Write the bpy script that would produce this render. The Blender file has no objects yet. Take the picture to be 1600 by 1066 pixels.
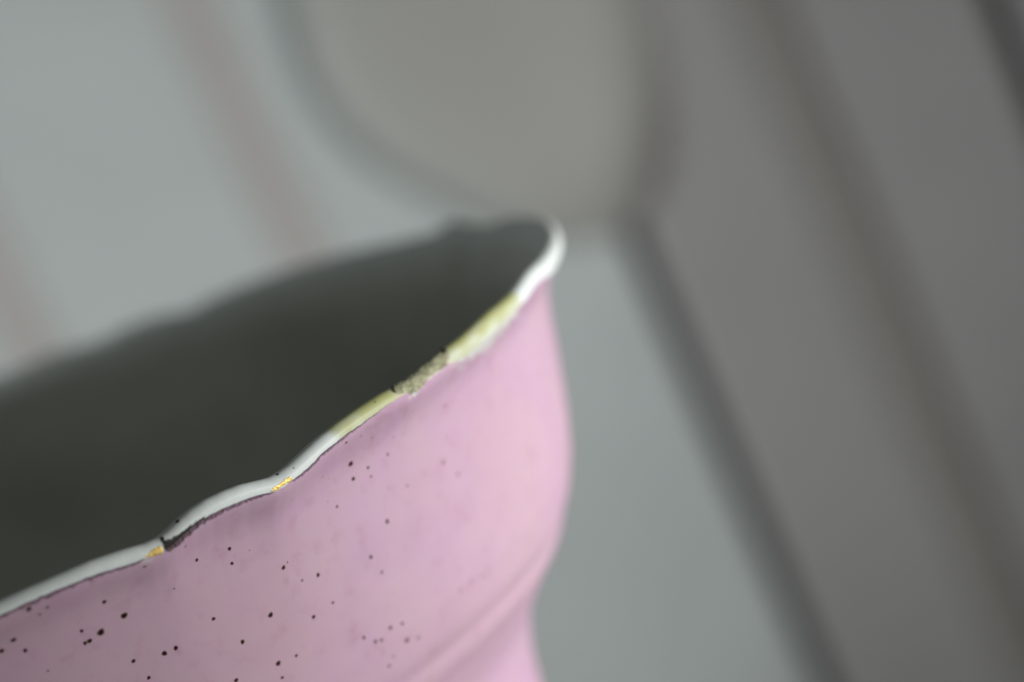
import bpy, math, random
import numpy as np
from mathutils import Vector, Matrix, noise
from mathutils.bvhtree import BVHTree

random.seed(7); rng = np.random.default_rng(7)
scn = bpy.context.scene
col = scn.collection
H = 160.0                                   # rim height above the shelf, millimetres (built in mm, linked in metres)

# ------------------------------------------------------------------ camera
F = 4000.0                                  # focal length in photo pixels (photo 1600 x 1066)
CAM = np.array([41.146, -187.815, 28.256])  # mm, relative to the rim's centre
PITCH, ROLL = 0.183314, -0.416470
fw = np.array([0, math.cos(PITCH), -math.sin(PITCH)])
r0 = np.array([1., 0, 0]); u0 = np.cross(r0, fw)
rt = r0*math.cos(ROLL) + u0*math.sin(ROLL)
up = -r0*math.sin(ROLL) + u0*math.cos(ROLL)

def ray(px, py):
    px = np.asarray(px, float); py = np.asarray(py, float)
    return fw + ((px-800)/F)[..., None]*rt + ((533-py)/F)[..., None]*up

def project(P):
    d = P - CAM; z = d @ fw
    return 800 + F*(d @ rt)/z, 533 - F*(d @ up)/z

cd = bpy.data.cameras.new('camera'); cam = bpy.data.objects.new('camera', cd); col.objects.link(cam)
m = Matrix(((rt[0], up[0], -fw[0], CAM[0]*.001), (rt[1], up[1], -fw[1], CAM[1]*.001),
            (rt[2], up[2], -fw[2], (CAM[2]+H)*.001), (0, 0, 0, 1)))
cam.matrix_world = m
cd.sensor_width = 36; cd.lens = F/1600*36
cd.clip_start = .005; cd.clip_end = 20
cd.dof.use_dof = True; cd.dof.focus_distance = .1512; cd.dof.aperture_fstop = 17.5
cd.dof.aperture_blades = 0
scn.camera = cam

# ------------------------------------------------------------------ light
w = bpy.data.worlds.new('World'); scn.world = w; w.use_nodes = True
w.node_tree.nodes['Background'].inputs[0].default_value = (.97, 1, .95, 1)
w.node_tree.nodes['Background'].inputs[1].default_value = .072

def area(name, loc, target, power, size, color, spread=180, size_y=None):
    l = bpy.data.lights.new(name, 'AREA'); l.energy = power; l.size = size; l.color = color
    if size_y: l.shape = 'RECTANGLE'; l.size_y = size_y
    l.spread = math.radians(spread)
    o = bpy.data.objects.new(name, l); col.objects.link(o)
    o.location = loc
    o.rotation_euler = (Vector(target)-Vector(loc)).to_track_quat('-Z', 'Y').to_euler()
    return o
area('key_light', (.214, -.100, .128), (.061, .035, .130), .155, .07, (1, .97, .95), spread=75)  # unseen small lamp added at right, cone shaped for falloff across the pink wall
area('wall_fill', (-.56, -.17, .06), (.15, .20, .11), .20, .26, (.95, .99, 1), spread=44)  # unseen lamp added at left, narrow cone brightens back wall and rounded vessel

v = scn.view_settings
v.view_transform = 'Standard'; v.look = 'None'; v.exposure = 0; v.gamma = 1; v.use_curve_mapping = False

# ------------------------------------------------------------------ helpers
def tag(o, label=None, cat=None, kind=None, group=None):
    if label: o['label'] = label
    if cat: o['category'] = cat
    if kind: o['kind'] = kind
    if group: o['group'] = group
    return o

def mesh_obj(name, verts_mm, faces, mat, parent=None, smooth=True, attrs=None):
    vv = np.asarray(verts_mm, float).copy(); vv[:, 2] += H; vv *= .001
    me = bpy.data.meshes.new(name)
    me.from_pydata(vv.tolist(), [], faces if isinstance(faces, list) else faces.tolist())
    if smooth: me.polygons.foreach_set('use_smooth', np.ones(len(me.polygons), bool))
    for k, a in (attrs or {}).items():
        a = np.asarray(a, np.float32)
        if a.ndim == 1:
            at = me.attributes.new(k, 'FLOAT', 'POINT'); at.data.foreach_set('value', a)
        else:
            at = me.attributes.new(k, 'FLOAT_COLOR', 'POINT')
            if a.shape[1] == 3: a = np.concatenate([a, np.ones((len(a), 1), np.float32)], 1)
            at.data.foreach_set('color', a.ravel())
    me.materials.append(mat); me.update()
    o = bpy.data.objects.new(name, me); col.objects.link(o)
    if parent: o.parent = parent
    return o

def grid_faces(nr, nc, close=False):
    i = np.arange(nr-1)[:, None]; j = np.arange(nc if close else nc-1)[None, :]
    a = i*nc+j; b = i*nc+(j+1) % nc; c = (i+1)*nc+(j+1) % nc; d = (i+1)*nc+j
    return np.stack([a, b, c, d], -1).reshape(-1, 4)

def smooth01(x): x = np.clip(x, 0, 1); return x*x*(3-2*x)

def vnoise(x, seed=0):
    """1-D smooth value noise"""
    r = np.random.default_rng(seed); t = r.uniform(-1, 1, 4096)
    i = np.floor(x).astype(int); f = x-i; f = f*f*(3-2*f)
    return t[i % 4096]*(1-f) + t[(i+1) % 4096]*f

def vnoise2(x, y, seed=0):
    r = np.random.default_rng(seed); t = r.uniform(-1, 1, (256, 256))
    i = np.floor(x).astype(int); j = np.floor(y).astype(int)
    f = x-i; g = y-j; f = f*f*(3-2*f); g = g*g*(3-2*g)
    i0, i1, j0, j1 = i % 256, (i+1) % 256, j % 256, (j+1) % 256
    return (t[i0, j0]*(1-f)+t[i1, j0]*f)*(1-g) + (t[i0, j1]*(1-f)+t[i1, j1]*f)*g

def fbm2(x, y, seed=0, n=4):
    s = 0; a = 1.
    for k in range(n): s = s + a*vnoise2(x*2**k, y*2**k, seed+k); a *= .5
    return s

def poly_sd(px, py, poly):
    """signed distance to a polygon, positive inside"""
    P = np.asarray(poly, float); Q = np.roll(P, -1, 0)
    best = np.full(px.shape, 1e9); ins = np.zeros(px.shape, bool)
    for (x0, y0), (x1, y1) in zip(P, Q):
        dx, dy = x1-x0, y1-y0
        t = np.clip(((px-x0)*dx+(py-y0)*dy)/(dx*dx+dy*dy+1e-9), 0, 1)
        best = np.minimum(best, np.hypot(px-x0-t*dx, py-y0-t*dy))
        c = (y0 > py) != (y1 > py)
        xi = (x1-x0)*(py-y0)/((y1-y0) if y1 != y0 else 1e-9)+x0
        ins ^= c & (px < xi)
    return np.where(ins, best, -best)

# node material helpers
def material(name):
    mt = bpy.data.materials.new(name); mt.use_nodes = True
    nt = mt.node_tree; return mt, nt, nt.nodes['Principled BSDF']
def N(nt, typ, **kw):
    n = nt.nodes.new(typ)
    for k, x in kw.items(): setattr(n, k, x)
    return n
def tnoise(nt, scale, detail=4, rough=.55, coord='Object'):
    tc = N(nt, 'ShaderNodeTexCoord'); n = N(nt, 'ShaderNodeTexNoise')
    n.inputs['Scale'].default_value = scale; n.inputs['Detail'].default_value = detail; n.inputs['Roughness'].default_value = rough
    nt.links.new(tc.outputs[coord], n.inputs['Vector']); return n
def ramp(nt, src, stops):
    r = N(nt, 'ShaderNodeValToRGB'); e = r.color_ramp.elements
    while len(e) < len(stops): e.new(.5)
    for q, (p, c) in zip(e, stops): q.position = p; q.color = c if len(c) == 4 else (*c, 1)
    nt.links.new(src, r.inputs[0]); return r
def mix(nt, fac, a, b, blend='MIX'):
    n = N(nt, 'ShaderNodeMix', data_type='RGBA', blend_type=blend)
    for s, x in ((0, fac), (6, a), (7, b)):
        if isinstance(x, (int, float)): n.inputs[s].default_value = x
        elif isinstance(x, tuple): n.inputs[s].default_value = (*x, 1) if len(x) == 3 else x
        else: nt.links.new(x, n.inputs[s])
    return n.outputs[2]
def attr(nt, name): return N(nt, 'ShaderNodeAttribute', attribute_name=name)
def bump(nt, b, src, strength, dist):
    n = N(nt, 'ShaderNodeBump'); n.inputs['Strength'].default_value = strength; n.inputs['Distance'].default_value = dist
    nt.links.new(src, n.inputs['Height']); nt.links.new(n.outputs[0], b.inputs['Normal'])

# pink overglaze
M_pink, nt, b = material('pink_glaze')
n1 = tnoise(nt, 150, 5, .6); n2 = tnoise(nt, 700, 4, .6); n3 = tnoise(nt, 60, 3, .5)
base = ramp(nt, n1.outputs[0], [(.30, (.535, .350, .500)), (.5, (.580, .396, .532)), (.72, (.590, .430, .520))])
c1 = mix(nt, ramp(nt, n3.outputs[0], [(.42, (0, 0, 0)), (.70, (.8, .8, .8))]).outputs[0], base.outputs[0], (.570, .41, .465))
c1 = mix(nt, ramp(nt, n2.outputs[0], [(.55, (0, 0, 0)), (.8, (.55, .55, .55))]).outputs[0], c1, (.47, .27, .37))
c2 = mix(nt, attr(nt, 'stain').outputs['Fac'], c1, (.36, .20, .235))
c3 = mix(nt, attr(nt, 'worn').outputs['Fac'], c2, (.72, .75, .71))
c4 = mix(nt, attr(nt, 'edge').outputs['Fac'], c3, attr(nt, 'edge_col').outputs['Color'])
nt.links.new(c4, b.inputs['Base Color'])
b.inputs['Roughness'].default_value = .42; b.inputs['Specular IOR Level'].default_value = .35
b.inputs['Subsurface Weight'].default_value = .12; b.inputs['Subsurface Radius'].default_value = (1, .6, .6); b.inputs['Subsurface Scale'].default_value = .0006
bump(nt, b, tnoise(nt, 500, 3).outputs[0], .05, .0004)

# white glaze of the lip and the inside
M_lip, nt, b = material('white_glaze')
cc = mix(nt, ramp(nt, tnoise(nt, 900, 4).outputs[0], [(.35, (.94, .94, .94)), (.65, (1, 1, 1))]).outputs[0], (0, 0, 0), attr(nt, 'tint').outputs['Color'])
nt.links.new(cc, b.inputs['Base Color'])
b.inputs['Roughness'].default_value = .5; b.inputs['Specular IOR Level'].default_value = .45
bump(nt, b, tnoise(nt, 1400, 3).outputs[0], .06, .0003)

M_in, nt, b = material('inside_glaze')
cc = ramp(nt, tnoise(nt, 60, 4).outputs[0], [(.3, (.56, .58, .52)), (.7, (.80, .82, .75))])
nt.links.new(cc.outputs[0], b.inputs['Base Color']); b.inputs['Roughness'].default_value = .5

M_fill, nt, b = material('rough_filler')
n1 = tnoise(nt, 2600, 5, .7); n2 = tnoise(nt, 900, 3)
c1 = ramp(nt, n1.outputs[0], [(.30, (.17, .165, .10)), (.47, (.36, .37, .23)), (.6, (.46, .47, .31)), (.74, (.64, .66, .49))])
c2 = mix(nt, ramp(nt, n2.outputs[0], [(.5, (0, 0, 0)), (.72, (.5, .5, .5))]).outputs[0], c1.outputs[0], (.33, .24, .19))
c3 = mix(nt, attr(nt, 'crack').outputs['Fac'], c2, (.035, .028, .012))
nt.links.new(c3, b.inputs['Base Color']); b.inputs['Roughness'].default_value = .85
bump(nt, b, n1.outputs[0], .5, .0002)

M_gold, nt, b = material('worn_gold')
n1 = tnoise(nt, 4000, 4)
c = ramp(nt, n1.outputs[0], [(.3, (.78, .48, .10)), (.55, (1, .76, .24))])
nt.links.new(c.outputs[0], b.inputs['Base Color']); b.inputs['Metallic'].default_value = .3; b.inputs['Roughness'].default_value = .42
bump(nt, b, n1.outputs[0], .5, .0002)

M_speck, nt, b = material('iron_speck')
nt.links.new(attr(nt, 'tint').outputs['Color'], b.inputs['Base Color']); b.inputs['Roughness'].default_value = .6; b.inputs['Specular IOR Level'].default_value = .2
tr = N(nt, 'ShaderNodeBsdfTransparent'); ms = N(nt, 'ShaderNodeMixShader')
nt.links.new(attr(nt, 'soft').outputs['Fac'], ms.inputs[0]); nt.links.new(tr.outputs[0], ms.inputs[1]); nt.links.new(b.outputs[0], ms.inputs[2])
nt.links.new(ms.outputs[0], nt.nodes['Material Output'].inputs['Surface'])

def paint(name, c, var=.06, rough=.5, scale=25):
    mt, nt, b = material(name)
    lo = tuple(x*(1-var) for x in c); hi = tuple(min(1, x*(1+var)) for x in c)
    rr = ramp(nt, tnoise(nt, scale, 5).outputs[0], [(.3, lo), (.7, hi)])
    nt.links.new(rr.outputs[0], b.inputs['Base Color']); b.inputs['Roughness'].default_value = rough
    bump(nt, b, tnoise(nt, scale*12, 4).outputs[0], .1, .001)
    return mt
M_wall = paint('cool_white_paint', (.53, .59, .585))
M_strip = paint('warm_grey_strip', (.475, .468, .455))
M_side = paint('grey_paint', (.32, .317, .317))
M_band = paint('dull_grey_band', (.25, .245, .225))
M_gap = paint('dark_backing', (.36, .36, .33))
M_vessel = paint('pale_stoneware', (.40, .41, .385))
M_shelf = paint('shelf_wood', (.40, .36, .31), .15, .5, 12)

# ------------------------------------------------------------------ background, from the photo's lines
YL = 225.0                                          # face of the panelled wall, mm behind the rim's centre
def on_y(px, py, Y):
    d = ray(px, py); t = (Y-CAM[1])/d[..., 1]; return CAM + d*t[..., None]
def box(name, x0, x1, y0, y1, z0, z1, mat, parent=None, bev=0, M=None):
    v = np.array([(x, y, z) for x in (x0, x1) for y in (y0, y1) for z in (z0, z1)], float)
    if M is not None: v = M(v)
    f = [(0, 1, 3, 2), (4, 6, 7, 5), (0, 4, 5, 1), (2, 3, 7, 6), (0, 2, 6, 4), (1, 5, 7, 3)]
    o = mesh_obj(name, v, f, mat, parent, smooth=False)
    if bev:
        md = o.modifiers.new('bevel', 'BEVEL'); md.width = bev*.001; md.segments = 3
    return o
def xs(px, py, Y=YL): return float(on_y(np.array([px]), np.array([py]), Y)[0, 0])
Z0, Z1 = -H, 420
corner = xs(1110, 655)                              # right end of the pale wall
wall = tag(box('wall', -520, corner-1.2, YL, YL+18, Z0, Z1, M_wall, bev=2.0), kind='structure')
for a, b_ in (((248, 0), (326, 0)), ((-160-95, 0), (-160-15, 0))):
    x0, x1 = xs(*a)-.4, xs(*b_)+1.0
    box('batten', x0, x1, YL-.5, YL+1, Z0, Z1, M_strip, wall, bev=.3)
tag(box('backing_wall', -560, 560, YL+19, YL+40, Z0, Z1, M_gap), kind='structure')
ANG = math.radians(16); ca, sa = math.cos(ANG), math.sin(ANG)
def side_xf(v):                                     # u along the side wall, w out of it, from the corner line
    u, wv = v[:, 0], v[:, 1]
    return np.stack([corner+1.3+u*ca+wv*sa, YL-2-u*sa+wv*ca, v[:, 2]], -1)
def side_u(px, py):
    d = ray(np.array([px]), np.array([py]))[0]
    A = np.array([corner+1.3, YL-2.]); n = np.array([-sa, -ca])
    t = ((A-CAM[:2]) @ n)/(d[:2] @ n); p = CAM[:2]+t*d[:2]
    return float((p-A) @ np.array([ca, -sa]))
uend = side_u(1540, 0)
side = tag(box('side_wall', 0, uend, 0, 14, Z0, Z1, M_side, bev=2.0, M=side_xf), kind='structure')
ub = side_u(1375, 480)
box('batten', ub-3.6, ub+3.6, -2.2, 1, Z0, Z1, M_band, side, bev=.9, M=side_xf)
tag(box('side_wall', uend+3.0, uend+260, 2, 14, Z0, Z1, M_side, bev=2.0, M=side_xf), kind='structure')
tag(box('shelf', -520, 420, -320, YL+41, -H-25, -H, M_shelf, bev=2), kind='structure')

# rounded pale vessel fixed to the wall behind the rim (stacked elliptical sections)
YV = YL-5
def rolled(r, u): return np.array([960+.914*r-.405*u]), np.array([370-.405*r-.914*u])
secs = [(2, -14, 14), (10, -48, 30), (28, -88, 55), (60, -128, 84), (100, -165, 112), (163, -215, 150), (220, -262, 178), (277, -298, 196),
        (383, -330, 214), (470, -325, 214), (562, -310, 205), (700, -285, 182), (850, -275, 140), (980, -210, 80), (1050, -140, 20), (1075, -80, -40)]
sv = []; NS = 96
th = np.linspace(0, 2*np.pi, NS, endpoint=False)
for u, a, c in secs:
    A = on_y(*rolled(a, u), YV)[0]; B = on_y(*rolled(c, u), YV)[0]
    cx, hw, z = (A[0]+B[0])/2, abs(B[0]-A[0])/2, (A[2]+B[2])/2
    hy = min(hw*.5, 6.5)
    sv.append(np.stack([cx+hw*np.cos(th), YV+hy*np.sin(th), z+0*th], -1))
vv = np.concatenate(sv); ff = grid_faces(len(secs), NS, True).tolist()
ff += [list(range(NS))[::-1], [(len(secs)-1)*NS+i for i in range(NS)]]
ves = mesh_obj('rounded_vessel', vv, ff, M_vessel)
ves.modifiers.new('sub', 'SUBSURF').render_levels = 2
tag(ves, 'blurred pale grey rounded vessel against the wall behind the pink rim', 'vessel')

# ------------------------------------------------------------------ the vase: rim lines read from the photo
RC = 47.5; LA = .60                                  # lip circle and lip roundness
near_top = np.array([(-60,963),(0,937),(34,921.5),(86,899),(137,877),(189,859),(220,850),(240,841),(254,830.5),(275,811.6),(292,798),(316,782),(343,769),(371,758),(395,752),(412,748),(426,741),(443,729),(460,714),(486,690.6),(520,663),(554.5,639),(589,617),(609.5,606.5),(640,587.6),(668,565),(692,544.6),(709,532),(736,508.6),(756,490),(775,475),(798,455),(808,442),(820,426)])
near_bot = np.array([(-60,987),(0,961),(34,945.5),(69,930),(103,915.7),(137,902.6),(172,891.6),(206,881),(223,874.5),(247,865),(261,859),(275,848),(292,832),(316,813),(343,798),(371,786),(395,777),(419,771),(433,767),(453,753),(481,733),(503,709.5),(537,682),(565,663),(592,642.5),(623,620),(657,602),(685,580.7),(702,568),(719,563),(736,551),(760,532),(778,515),(792,498),(806,484),(817,474),(827,463)])
far_top = np.array([(-60,604),(0,587),(40,570),(75,551),(115,544),(160,532),(182,518),(200,509),(250,492),(290,488),(305,480),(320,471),(360,452),(430,427),(480,410),(530,397),(580,386),(625,377),(670,366),(688,358),(700,348),(715,345),(735,351),(752,354)])

def hit_cyl(px, py, R, far=False):
    d = ray(px, py); A = d[:, 0]**2+d[:, 1]**2; B = d[:, 0]*CAM[0]+d[:, 1]*CAM[1]; C = CAM[0]**2+CAM[1]**2-R**2
    D = np.sqrt(np.maximum(B*B-A*C, 0)); t = (-B+(D if far else -D))/A
    return CAM+d*t[:, None]
TH = np.linspace(-math.pi, math.pi, 7201)
# the unseen part of the rim: alternating lobes of the same kind
zt = .28*np.abs(np.sin(TH*9+.4))**.8*2-.35
KR = .5
def trace(pts, base, far):
    R = np.full(len(pts), RC-.15 if not far else RC)
    for _ in range(6):
        P = hit_cyl(pts[:, 0], pts[:, 1], R, far); R = RC+KR*P[:, 2]*.8+(-.15 if not far else 0)
    return np.arctan2(P[:, 1], P[:, 0]), P[:, 2]
tn, zn = trace(near_top, 0, False); tf, zf = trace(far_top, 0, True)
def lay(z, t, zz, fl=.10):
    o = np.argsort(t); t, zz = t[o], zz[o]
    val = np.interp(TH, t, zz)
    wgt = smooth01((TH-(t[0]-fl))/fl)*smooth01(((t[-1]+fl)-TH)/fl)
    return z*(1-wgt)+val*wgt
mid = (TH > tn.max()-.02) & (TH < tf.min()+.02)
zt = np.where(mid, np.interp(TH, np.radians([-24, -16, -8, 0, 10, 20, 26]), [.8, .62, .45, .30, .12, -.1, -.39]), zt)
zt = lay(zt, tn, zn); zt = lay(zt, tf, zf)
k = np.exp(-np.linspace(-2.5, 2.5, 21)**2); k /= k.sum()
zt = np.convolve(np.concatenate([zt[-41:-1], zt, zt[1:41]]), k, 'same')[40:-40]
def ztop(t): return np.interp(t, TH, zt)
zsm = np.convolve(np.concatenate([zt[-401:-1], zt, zt[1:401]]), np.ones(161)/161, 'same')[400:-400]
def drim(t): return KR*np.interp(t, TH, zsm)*.8 - .62*np.exp(-((t+.05)/.30)**2)
Rb = RC+.50
P = hit_cyl(near_bot[:, 0], near_bot[:, 1], np.full(len(near_bot), Rb))
for _ in range(4):
    t = np.arctan2(P[:, 1], P[:, 0]); P = hit_cyl(near_bot[:, 0], near_bot[:, 1], Rb+drim(t))
tb = np.arctan2(P[:, 1], P[:, 0]); db = np.clip(ztop(tb)-P[:, 2], LA+.06, 2.2)
o = np.argsort(tb); tb, db = tb[o], db[o]
def dbound(t):
    wgt = smooth01((t-tb[0]+.1)/.1)*smooth01((tb[-1]+.2-t)/.2)
    return (np.interp(t, tb, db)*wgt+(.85+.65*smooth01((t+.42)/.12)*smooth01((.7-t)/.3))*(1-wgt)) + .025*vnoise(t*160, 3)+.006*vnoise(t*500, 4)

# profile below the lip, from the right-hand outline (points on the meridian plane where the outline lies)
sil = np.array([(866,418),(862,440),(863,470),(867,505),(876,570),(884,630),(888,680),(886,725),(879,765),(867,805),(853,838),(841,862),(832,885),(824,915),(822,945),(825,985),(832,1020),(843,1062)])
d = ray(sil[:, 0], sil[:, 1]); r = np.full(len(sil), 45.)
for _ in range(8):
    az = math.atan2(CAM[1], CAM[0])+np.arccos(r/np.hypot(CAM[0], CAM[1]))
    n = np.stack([np.cos(az), np.sin(az), 0*az], -1)
    # nearest approach of the ray to the tangent meridian: plane through the axis with direction n
    tdir = np.stack([-np.sin(az), np.cos(az), 0*az], -1)
    t = -(tdir @ CAM)/np.sum(tdir*d, 1); Q = CAM+d*t[:, None]; r = np.sum(Q*n, 1)
pd, pr = -Q[:, 2], r
print('profile', [(round(float(a), 2), round(float(b), 2)) for a, b in zip(pd, pr)])
keep = pd > 2.0
pd = np.concatenate([[LA, 1.2], pd[keep], [37, 44, 52, 64, 80, 96, 112, 128, 140, 148, 154, 158.5, 160]])
pr = np.concatenate([[RC+.55, RC+.40], pr[keep], [32.0, 32.2, 34, 38.5, 43.5, 45, 42, 36.5, 31.5, 30, 31.5, 33.5, 33.2]])
# smooth resample
dd = np.linspace(LA, 160, 16000); rr_ = np.interp(dd, pd, pr)
kk = np.exp(-np.linspace(-2, 2, 141)**2); kk /= kk.sum()
pad = np.concatenate([np.full(70, rr_[0])+np.linspace(70*.001, 0, 70), rr_, np.full(70, rr_[-1])])
rr_ = np.convolve(pad, kk, 'valid')[:len(dd)]
BEAD = 19.7
def pout(q):
    return np.interp(q, dd, rr_) + .08*np.exp(-((q-BEAD)/.7)**2) - .20*np.exp(-((q-BEAD+1.25)/.6)**2) - .12*np.exp(-((q-BEAD-1.5)/.65)**2)
def thick(q): return 2*LA+1.0*smooth01((q-LA)/8)

def surf(t, q):
    """t angle; q<0 over the lip to the inside, q>0 down the outside (mm)"""
    t, q = np.broadcast_arrays(t, q)
    zt_, dr_ = ztop(t), drim(t)
    phi = np.clip(-q/LA, 0, math.pi)
    dep_o = LA+np.maximum(q, 0); dep_i = LA+np.maximum(-q-math.pi*LA, 0)
    arc = (q < 0) & (q > -math.pi*LA)
    dep = np.where(q >= 0, dep_o, np.where(arc, LA-LA*np.sin(phi), dep_i))
    r = np.where(q >= 0, pout(dep_o), np.where(arc, RC-.05+LA*np.cos(phi), pout(np.minimum(dep_i, 157))-thick(dep_i)))
    fz = 1-smooth01(dep/14.); fr = np.exp(-(dep/7.0)**1.4)
    r = r+dr_*fr
    return np.stack([r*np.cos(t), r*np.sin(t), zt_*fz-dep], -1)

vis = np.arange(math.radians(-97), math.radians(14), .055/47.5)
rest = np.linspace(math.radians(14), math.radians(263), 700)[:-1]
T = np.concatenate([vis, rest]); T = np.where(T > math.pi, T-2*math.pi, T); NC = len(T)

root = bpy.data.objects.new('pink_vase', None); col.objects.link(root)
tag(root, 'pink glazed porcelain vase with a chipped scalloped white rim and dark specks', 'vase')
def settle(o):                                        # root stands at the vase's foot
    o.parent = root
    return o

# --- painted outside wall, from the glaze line down
e = np.concatenate([[0, .03, .06, .09, .12, .15, .18, .22, .26, .31, .37, .45, .55, .7, .9], np.arange(1.1, 28, .2), np.arange(28.5, 157.5, 1.5), [158, 158.6, 159.2]])
dbT = dbound(T)
Q = (dbT[None, :]-LA)+e[:, None]*((159.2-dbT)/159.2)[None, :]
P = surf(T[None, :], Q)
px, py = project(P.reshape(-1, 3)); px = px.reshape(P.shape[:2]); py = py.reshape(P.shape[:2])
nearm = ((T > math.radians(-97)) & (T < math.radians(14)))[None, :]
pxb = px[0]                                           # photo column of the glaze line
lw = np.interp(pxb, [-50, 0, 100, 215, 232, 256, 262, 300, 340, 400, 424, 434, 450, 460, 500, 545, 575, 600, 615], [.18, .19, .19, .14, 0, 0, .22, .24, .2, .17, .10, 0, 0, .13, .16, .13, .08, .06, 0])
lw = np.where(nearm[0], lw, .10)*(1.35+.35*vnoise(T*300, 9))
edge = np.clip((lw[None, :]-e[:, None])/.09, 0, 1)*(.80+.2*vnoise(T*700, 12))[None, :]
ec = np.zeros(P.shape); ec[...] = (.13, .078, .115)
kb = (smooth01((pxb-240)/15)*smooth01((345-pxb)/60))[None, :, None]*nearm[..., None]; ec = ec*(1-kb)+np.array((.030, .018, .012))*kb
worn = np.zeros(px.shape)
wp = poly_sd(px, py, [(697,556),(704,574),(722,570),(742,556),(764,538),(784,516),(800,497),(815,480),(800,470),(740,510)])
worn = np.clip((wp+2+7*vnoise2(px/9, py/9, 31))/11+.25, 0, 1)*.9
wp2 = poly_sd(px, py, [(640,622),(648,619),(660,602),(684,583),(690,577),(676,580),(656,594)])
worn = np.maximum(worn, np.clip((wp2+1.5+2.5*vnoise2(px/4, py/4, 32))/3, 0, 1)*.8)
# small bare flakes just under the line near the notch
wp3 = poly_sd(px, py, [(222,880),(236,878),(240,872),(224,876)]); worn = np.maximum(worn, np.clip((wp3+2)/4, 0, 1)*.5)
worn = np.where(nearm, worn, 0)
def blob(x, y, rx, ry, a, ang=0):
    c_, s_ = math.cos(ang), math.sin(ang); X = (px-x)*c_+(py-y)*s_; Y = -(px-x)*s_+(py-y)*c_
    return a*np.exp(-(X/rx)**2-(Y/ry)**2)
stain = blob(596, 655, 34, 12, .32, -.75)+blob(632, 640, 7, 12, .35)+blob(362, 838, 14, 5, .3)+blob(388, 875, 16, 4, .22, -.3)+blob(570, 700, 40, 16, .2, -.7)+blob(143, 909, 4, 6, .9)+blob(138, 903, 3, 3, .8)+blob(815, 476, 5, 6, .8)+blob(690, 640, 40, 14, .10, -.5)+blob(320, 1007, 10, 4, .3)+blob(447, 908, 5, 6, .28)+blob(345, 1020, 6, 5, .3)+blob(280, 1018, 5, 5, .45)+blob(440, 980, 6, 4, .3)
stain = np.where(nearm, stain*(.75+.5*vnoise2(px/6, py/6, 41)), 0); stain = np.clip(stain, 0, .95)
body_faces = grid_faces(len(e), NC, True)
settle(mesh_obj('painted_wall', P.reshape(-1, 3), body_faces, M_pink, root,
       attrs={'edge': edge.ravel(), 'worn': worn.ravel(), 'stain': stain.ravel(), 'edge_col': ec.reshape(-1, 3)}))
nv = len(vis); rows_v = np.searchsorted(e, 27.9)
bf = grid_faces(rows_v, nv)
bvh_body = BVHTree.FromPolygons([Vector(x) for x in P[:rows_v, :nv].reshape(-1, 3).tolist()], bf.tolist())

# --- bare white lip
qa = np.concatenate([-math.pi*LA-np.array([1.2, .9, .6, .35, .15, 0]), -LA*np.linspace(math.pi, 0, 30)[1:-1]])
strip = np.linspace(0, 1, 12)
Q = np.concatenate([np.repeat(qa[:, None], NC, 1), strip[:, None]*(dbT-LA)[None, :]])
P = surf(T[None, :], Q); px, py = project(P.reshape(-1, 3)); px = px.reshape(Q.shape); py = py.reshape(Q.shape)
tint = np.zeros(P.shape); tint[...] = (.80, .88, .865)
vt = px[-1][None, :]                                  # photo column along the rim
acr = np.clip((Q+LA*1.9)/(LA*1.9+.5), 0, 1)           # 0 inside top .. 1 at the glaze line
yel = (smooth01((vt-516-10*acr)/12)*smooth01((640-vt)/16)+smooth01((vt-690)/12)*smooth01((818-vt)/8))*nearm
yel = yel*np.clip(1.25-.85*acr+.25*vnoise2(vt/14, acr*3, 51), .12, 1)
tint = tint*(1-yel[..., None])+np.array((.50, .53, .22))*yel[..., None]
crm = (smooth01((vt-612)/12)*smooth01((708-vt)/10))*nearm*.85
tint = tint*(1-crm[..., None])+np.array((.60, .57, .40))*crm[..., None]
dark = poly_sd(px, py, [(250.5,842),(252.5,838.5),(258,844),(268,841),(281,834),(294,824),(306,816),(320,807),(318,814),(296,834),(280,848),(270,858),(259,864),(254.5,853)])
dk = np.clip((dark+1.5+1.5*vnoise2(px/3, py/3, 61))/2.6, 0, 1)*nearm
tint = tint*(1-dk[..., None])+np.array((.020, .015, .010))*dk[..., None]
# thin dull edge along the glaze line
ln = np.clip((strip[-1]-1+.0), 0, 1)
lnm = np.zeros(Q.shape); lnm[-2:] = np.clip(lw/.12, 0, 1)*.55
tint = tint*(1-lnm[..., None])+np.array((.12, .08, .11))*lnm[..., None]
settle(mesh_obj('bare_lip', P.reshape(-1, 3), grid_faces(len(Q), NC, True), M_lip, root, attrs={'tint': tint.reshape(-1, 3)}))
lf = grid_faces(len(Q), nv)
bvh_lip = BVHTree.FromPolygons([Vector(x) for x in P[:, :nv].reshape(-1, 3).tolist()], lf.tolist())

# --- inside wall
T2 = np.linspace(-math.pi, math.pi, 1441)[:-1]
qi = -math.pi*LA-np.concatenate([[1.2], np.arange(1.6, 20, .6), np.arange(21, 152, 2.5)])
P = surf(T2[None, :], np.repeat(qi[:, None], len(T2), 1))
f = grid_faces(len(qi), len(T2), True).tolist(); f.append([(len(qi)-1)*len(T2)+i for i in range(len(T2))])
settle(mesh_obj('inside_wall', P.reshape(-1, 3), f, M_in, root))
P = surf(T2, np.full(len(T2), 158.4)); settle(mesh_obj('foot_base', P, [list(range(len(T2)))], M_lip, root, attrs={'tint': np.full((len(P), 3), .6)}))

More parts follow.
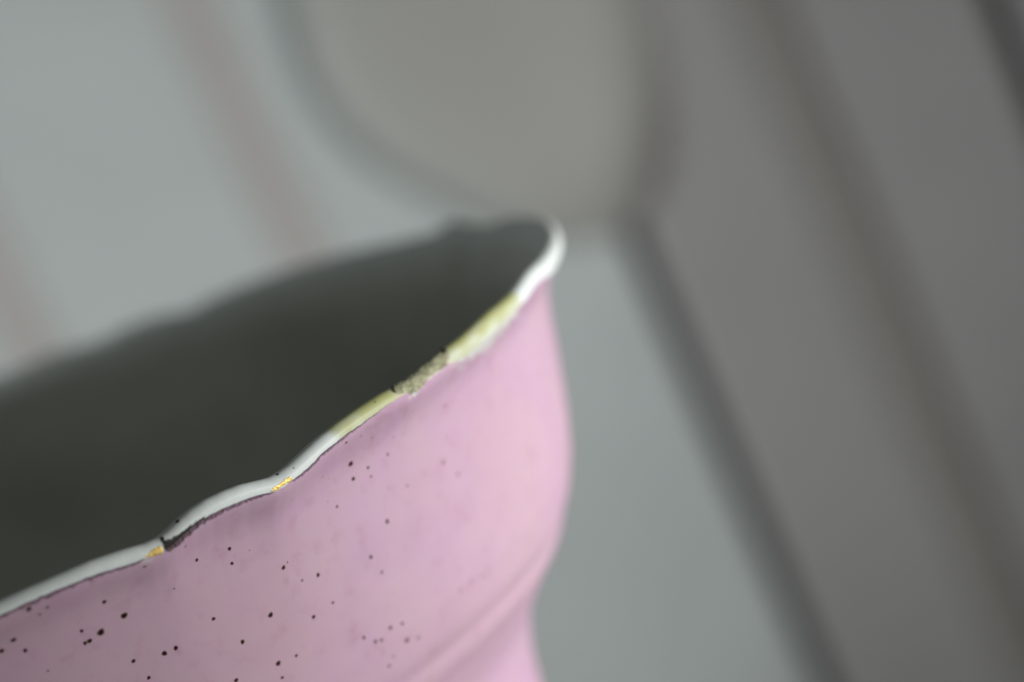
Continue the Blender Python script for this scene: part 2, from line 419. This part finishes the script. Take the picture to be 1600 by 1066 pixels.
# --- patches lying on the rim: filler and gilding, grown from the rim surface
def patch(name, poly, mat, hfun, tr_, qr, step=.03, soft=3., label=None, extra=None, jag=2., seed=1):
    t = np.arange(tr_[0], tr_[1], step/47.5); q = np.arange(qr[0], qr[1], step)
    tt, qq = np.meshgrid(t, q); P = surf(tt, qq)
    a = surf(tt+1e-4, qq)-surf(tt-1e-4, qq); b2 = surf(tt, qq+.01)-surf(tt, qq-.01)
    n = np.cross(a, -b2); n /= np.linalg.norm(n, axis=-1)[..., None]
    out = np.stack([np.cos(tt), np.sin(tt), 0*tt], -1)
    sgn = np.where(np.sum(n*(out+np.array([0, 0, 1.])), -1) < 0, -1, 1); n *= sgn[..., None]
    px, py = project(P.reshape(-1, 3)); px = px.reshape(tt.shape); py = py.reshape(tt.shape)
    sd = poly_sd(px, py, poly)+jag*fbm2(px/3.5, py/3.5, seed, 3)
    mk = np.clip(sd/soft, 0, 1)
    P = P+n*((hfun(px, py, mk)-.02*(1-mk)))[..., None]
    keep = sd > -.3
    f = grid_faces(*tt.shape); f = f[keep.ravel()[f].all(1)]
    used = np.unique(f); rm = np.full(tt.size, -1); rm[used] = np.arange(len(used)); f = rm[f]
    at = {k_: fn(px, py, sd).ravel()[used] for k_, fn in (extra or {}).items()}
    o = settle(mesh_obj(name, P.reshape(-1, 3)[used], f, mat, root, attrs=at))
    if label: o['label'] = label
    return o
def th_at(x): return float(np.interp(x, near_top[:, 0], tn))
fpoly = [(607,603),(612,612),(618,616),(627,617),(634,614),(641,616),(647,614),(652,611),(659,605),(664,598),(668,592),(675,586),(681,580),(686,578),(692,576),(698,569),(702,558),(702,551),(697,543),(690,538),(640,578)]
def crackf(px, py, sd):
    a = 1.3*np.exp(-((px-613-.35*(py-606))/2.6)**2)*(py < 616)
    b_ = np.exp(-((px-693)**2+(py-549)**2)/22)*1.4
    c = np.exp(-(sd/1.3)**2)*.55*(px > 640)
    return np.clip(np.maximum(np.maximum(a, b_), c), 0, 1)
patch('filler_patch', fpoly, M_fill, lambda px, py, mk: .02+.05*mk*(1+.7*fbm2(px/7+py/11, py/6, 71, 3)), (th_at(590), th_at(725)), (-1.9, 1.6), soft=5,
      label='rough grey green filler in the chipped rim', extra={'crack': crackf}, jag=1.6, seed=81)
g1 = [(224,872),(231,864),(243,855),(252,852),(256,859),(253,865),(242,869),(233,871.5)]
g2 = [(422,767),(426,761),(434,756),(443,751),(452,744),(457,746),(454,752),(443,759),(434,765),(426,769)]
for g, x0, x1, s in ((g1, 205, 275, 91), (g2, 405, 475, 95)):
    patch('gilding', g, M_gold, lambda px, py, mk: .012+.016*mk, (th_at(x0), th_at(x1)), (-1.2, 1.3), soft=1.5, label='worn gold gilding in a notch of the rim', jag=1.6, seed=s)

# --- iron specks and pits in the glaze: px, py, radius px, strength
S = [(45,952,4,1),(62,960,2.4,.8),(74,949,2.8,.8),(163,940.5,3.5,.9),(194,962,4.8,1),(157.6,988,5.2,1),(127.6,986,2.8,.9),(140,1001.5,3.6,1),(133,1005,3,.9),(21,1000,4.1,1),(2.5,1017,3.9,1),(39.5,1016.5,3.4,.85),(208.6,1033,3.1,.9),(257,1021,3.8,1),(274.7,1012.6,3.5,.95),(232.5,1059,2.9,.9),(226,885.5,2.5,.7),(272,920,1.8,.4),(290,854,2.4,.45),(75,1048.5,1.8,.5),
 (358.6,857.4,3,.9),(307.5,875,2.8,.85),(362.4,880.4,2.7,.85),(443,887,3.1,1),(449,878.6,1.4,.7),(497,898.6,3,1),(472,907,2.1,.55),(579.5,870.4,2.8,.95),(596.5,894.3,2.4,.75),(520,941.8,2.2,.8),(333.7,967,2.9,.85),(422.8,961,3.9,1),(490,964,3,1),(379,1003,3.3,.95),(568.5,996.4,2.6,.9),(586.5,1002.6,2.8,.9),(596,1000.4,2.6,.85),(434.8,1036.6,3.8,1),(463,1024.6,2.4,.85),(441,1058.8,2.4,.85),(369,1063,3.2,.95),
 (541,691.7,2.2,1),(548,724.8,4.4,1),(552,748.3,3.1,1),(564.5,681,1.4,.85),(575,730.8,2.4,.9),(579.6,744.6,1.9,.8),(605.7,710,2.5,.6),(636.3,759,2.1,.6),(526.5,791.7,2.1,.85),(605,814.8,3.3,.95),(693,723,3,.5),(715.8,741,3.2,.45),(695,634.5,2.8,.45),(698,684,2.5,.3),(615,683,1.6,.4),(581,683.7,1.8,.5),(584,646.4,1.6,.8),(563,662,1.5,.7),
 (628.4,974.4,2.7,.8),(610,981,3,.95),(635.8,1000.5,3.6,.95),(653.6,996.7,2.7,.6),(614.7,1025.7,2.4,.45),(608,1040.5,2.7,.65),(719,922,2.6,.4),(754,900,3.2,.35),(737,908.6,2.4,.3),(719,888,2.2,.3),(758,860,2.4,.25),(512,784,1.2,.5),(504,745,1.4,.45),(514,748,1.2,.4),(607,763,1.4,.4),(390,860,1.3,.35)]
Lp = [(277,814.5,3.4,1),(253.4,842,3,1),(433.6,741.4,2.3,1),(432.8,736.5,1.3,.7),(459,731.5,1.4,.5),(586,628,1.6,.5)]
sv, sf, st, so = [], [], [], []
for bv, lst in ((bvh_body, S), (bvh_lip, Lp)):
    for x, y, rad, a in lst:
        dr_ = Vector(ray(np.array([x]), np.array([y]))[0].tolist()).normalized()
        h, n, _, dist = bv.ray_cast(Vector(CAM.tolist()), dr_)
        if h is None: continue
        if n.dot(dr_) > 0: n = -n
        mm = rad*dist/F*.92
        t1 = n.orthogonal().normalized(); t2 = n.cross(t1)
        i0 = len(sv); sv.append(h+n*.012); st.append((.010, .006, .006)); so.append(min(1, a))
        K = 14; ph = random.uniform(0, 6)
        for rr, al, c in ((.55, a, (.014, .008, .007)), (.95, a*.72, (.085, .038, .018)), (1.5, 0., (.24, .12, .07))):
            for k2 in range(K):
                an = 2*math.pi*k2/K; wob = 1+.08*math.sin(an*2+ph)+.06*math.sin(an*3+2*ph)
                g = h+(t1*math.cos(an)+t2*math.sin(an))*mm*rr*wob
                hh, nn, _, dd_ = bv.find_nearest(g)
                if hh is None: hh = g
                sv.append(hh+n*.010); st.append(c); so.append(al)
        for k2 in range(K):
            k3 = (k2+1) % K; sf.append((i0, i0+1+k2, i0+1+k3))
            for ring in range(2):
                A = i0+1+ring*K; B = A+K; sf.append((A+k2, B+k2, B+k3, A+k3))
tag(settle(mesh_obj('glaze_specks', np.array([list(x) for x in sv]), sf, M_speck, root, attrs={'tint': st, 'soft': so})), kind='stuff')
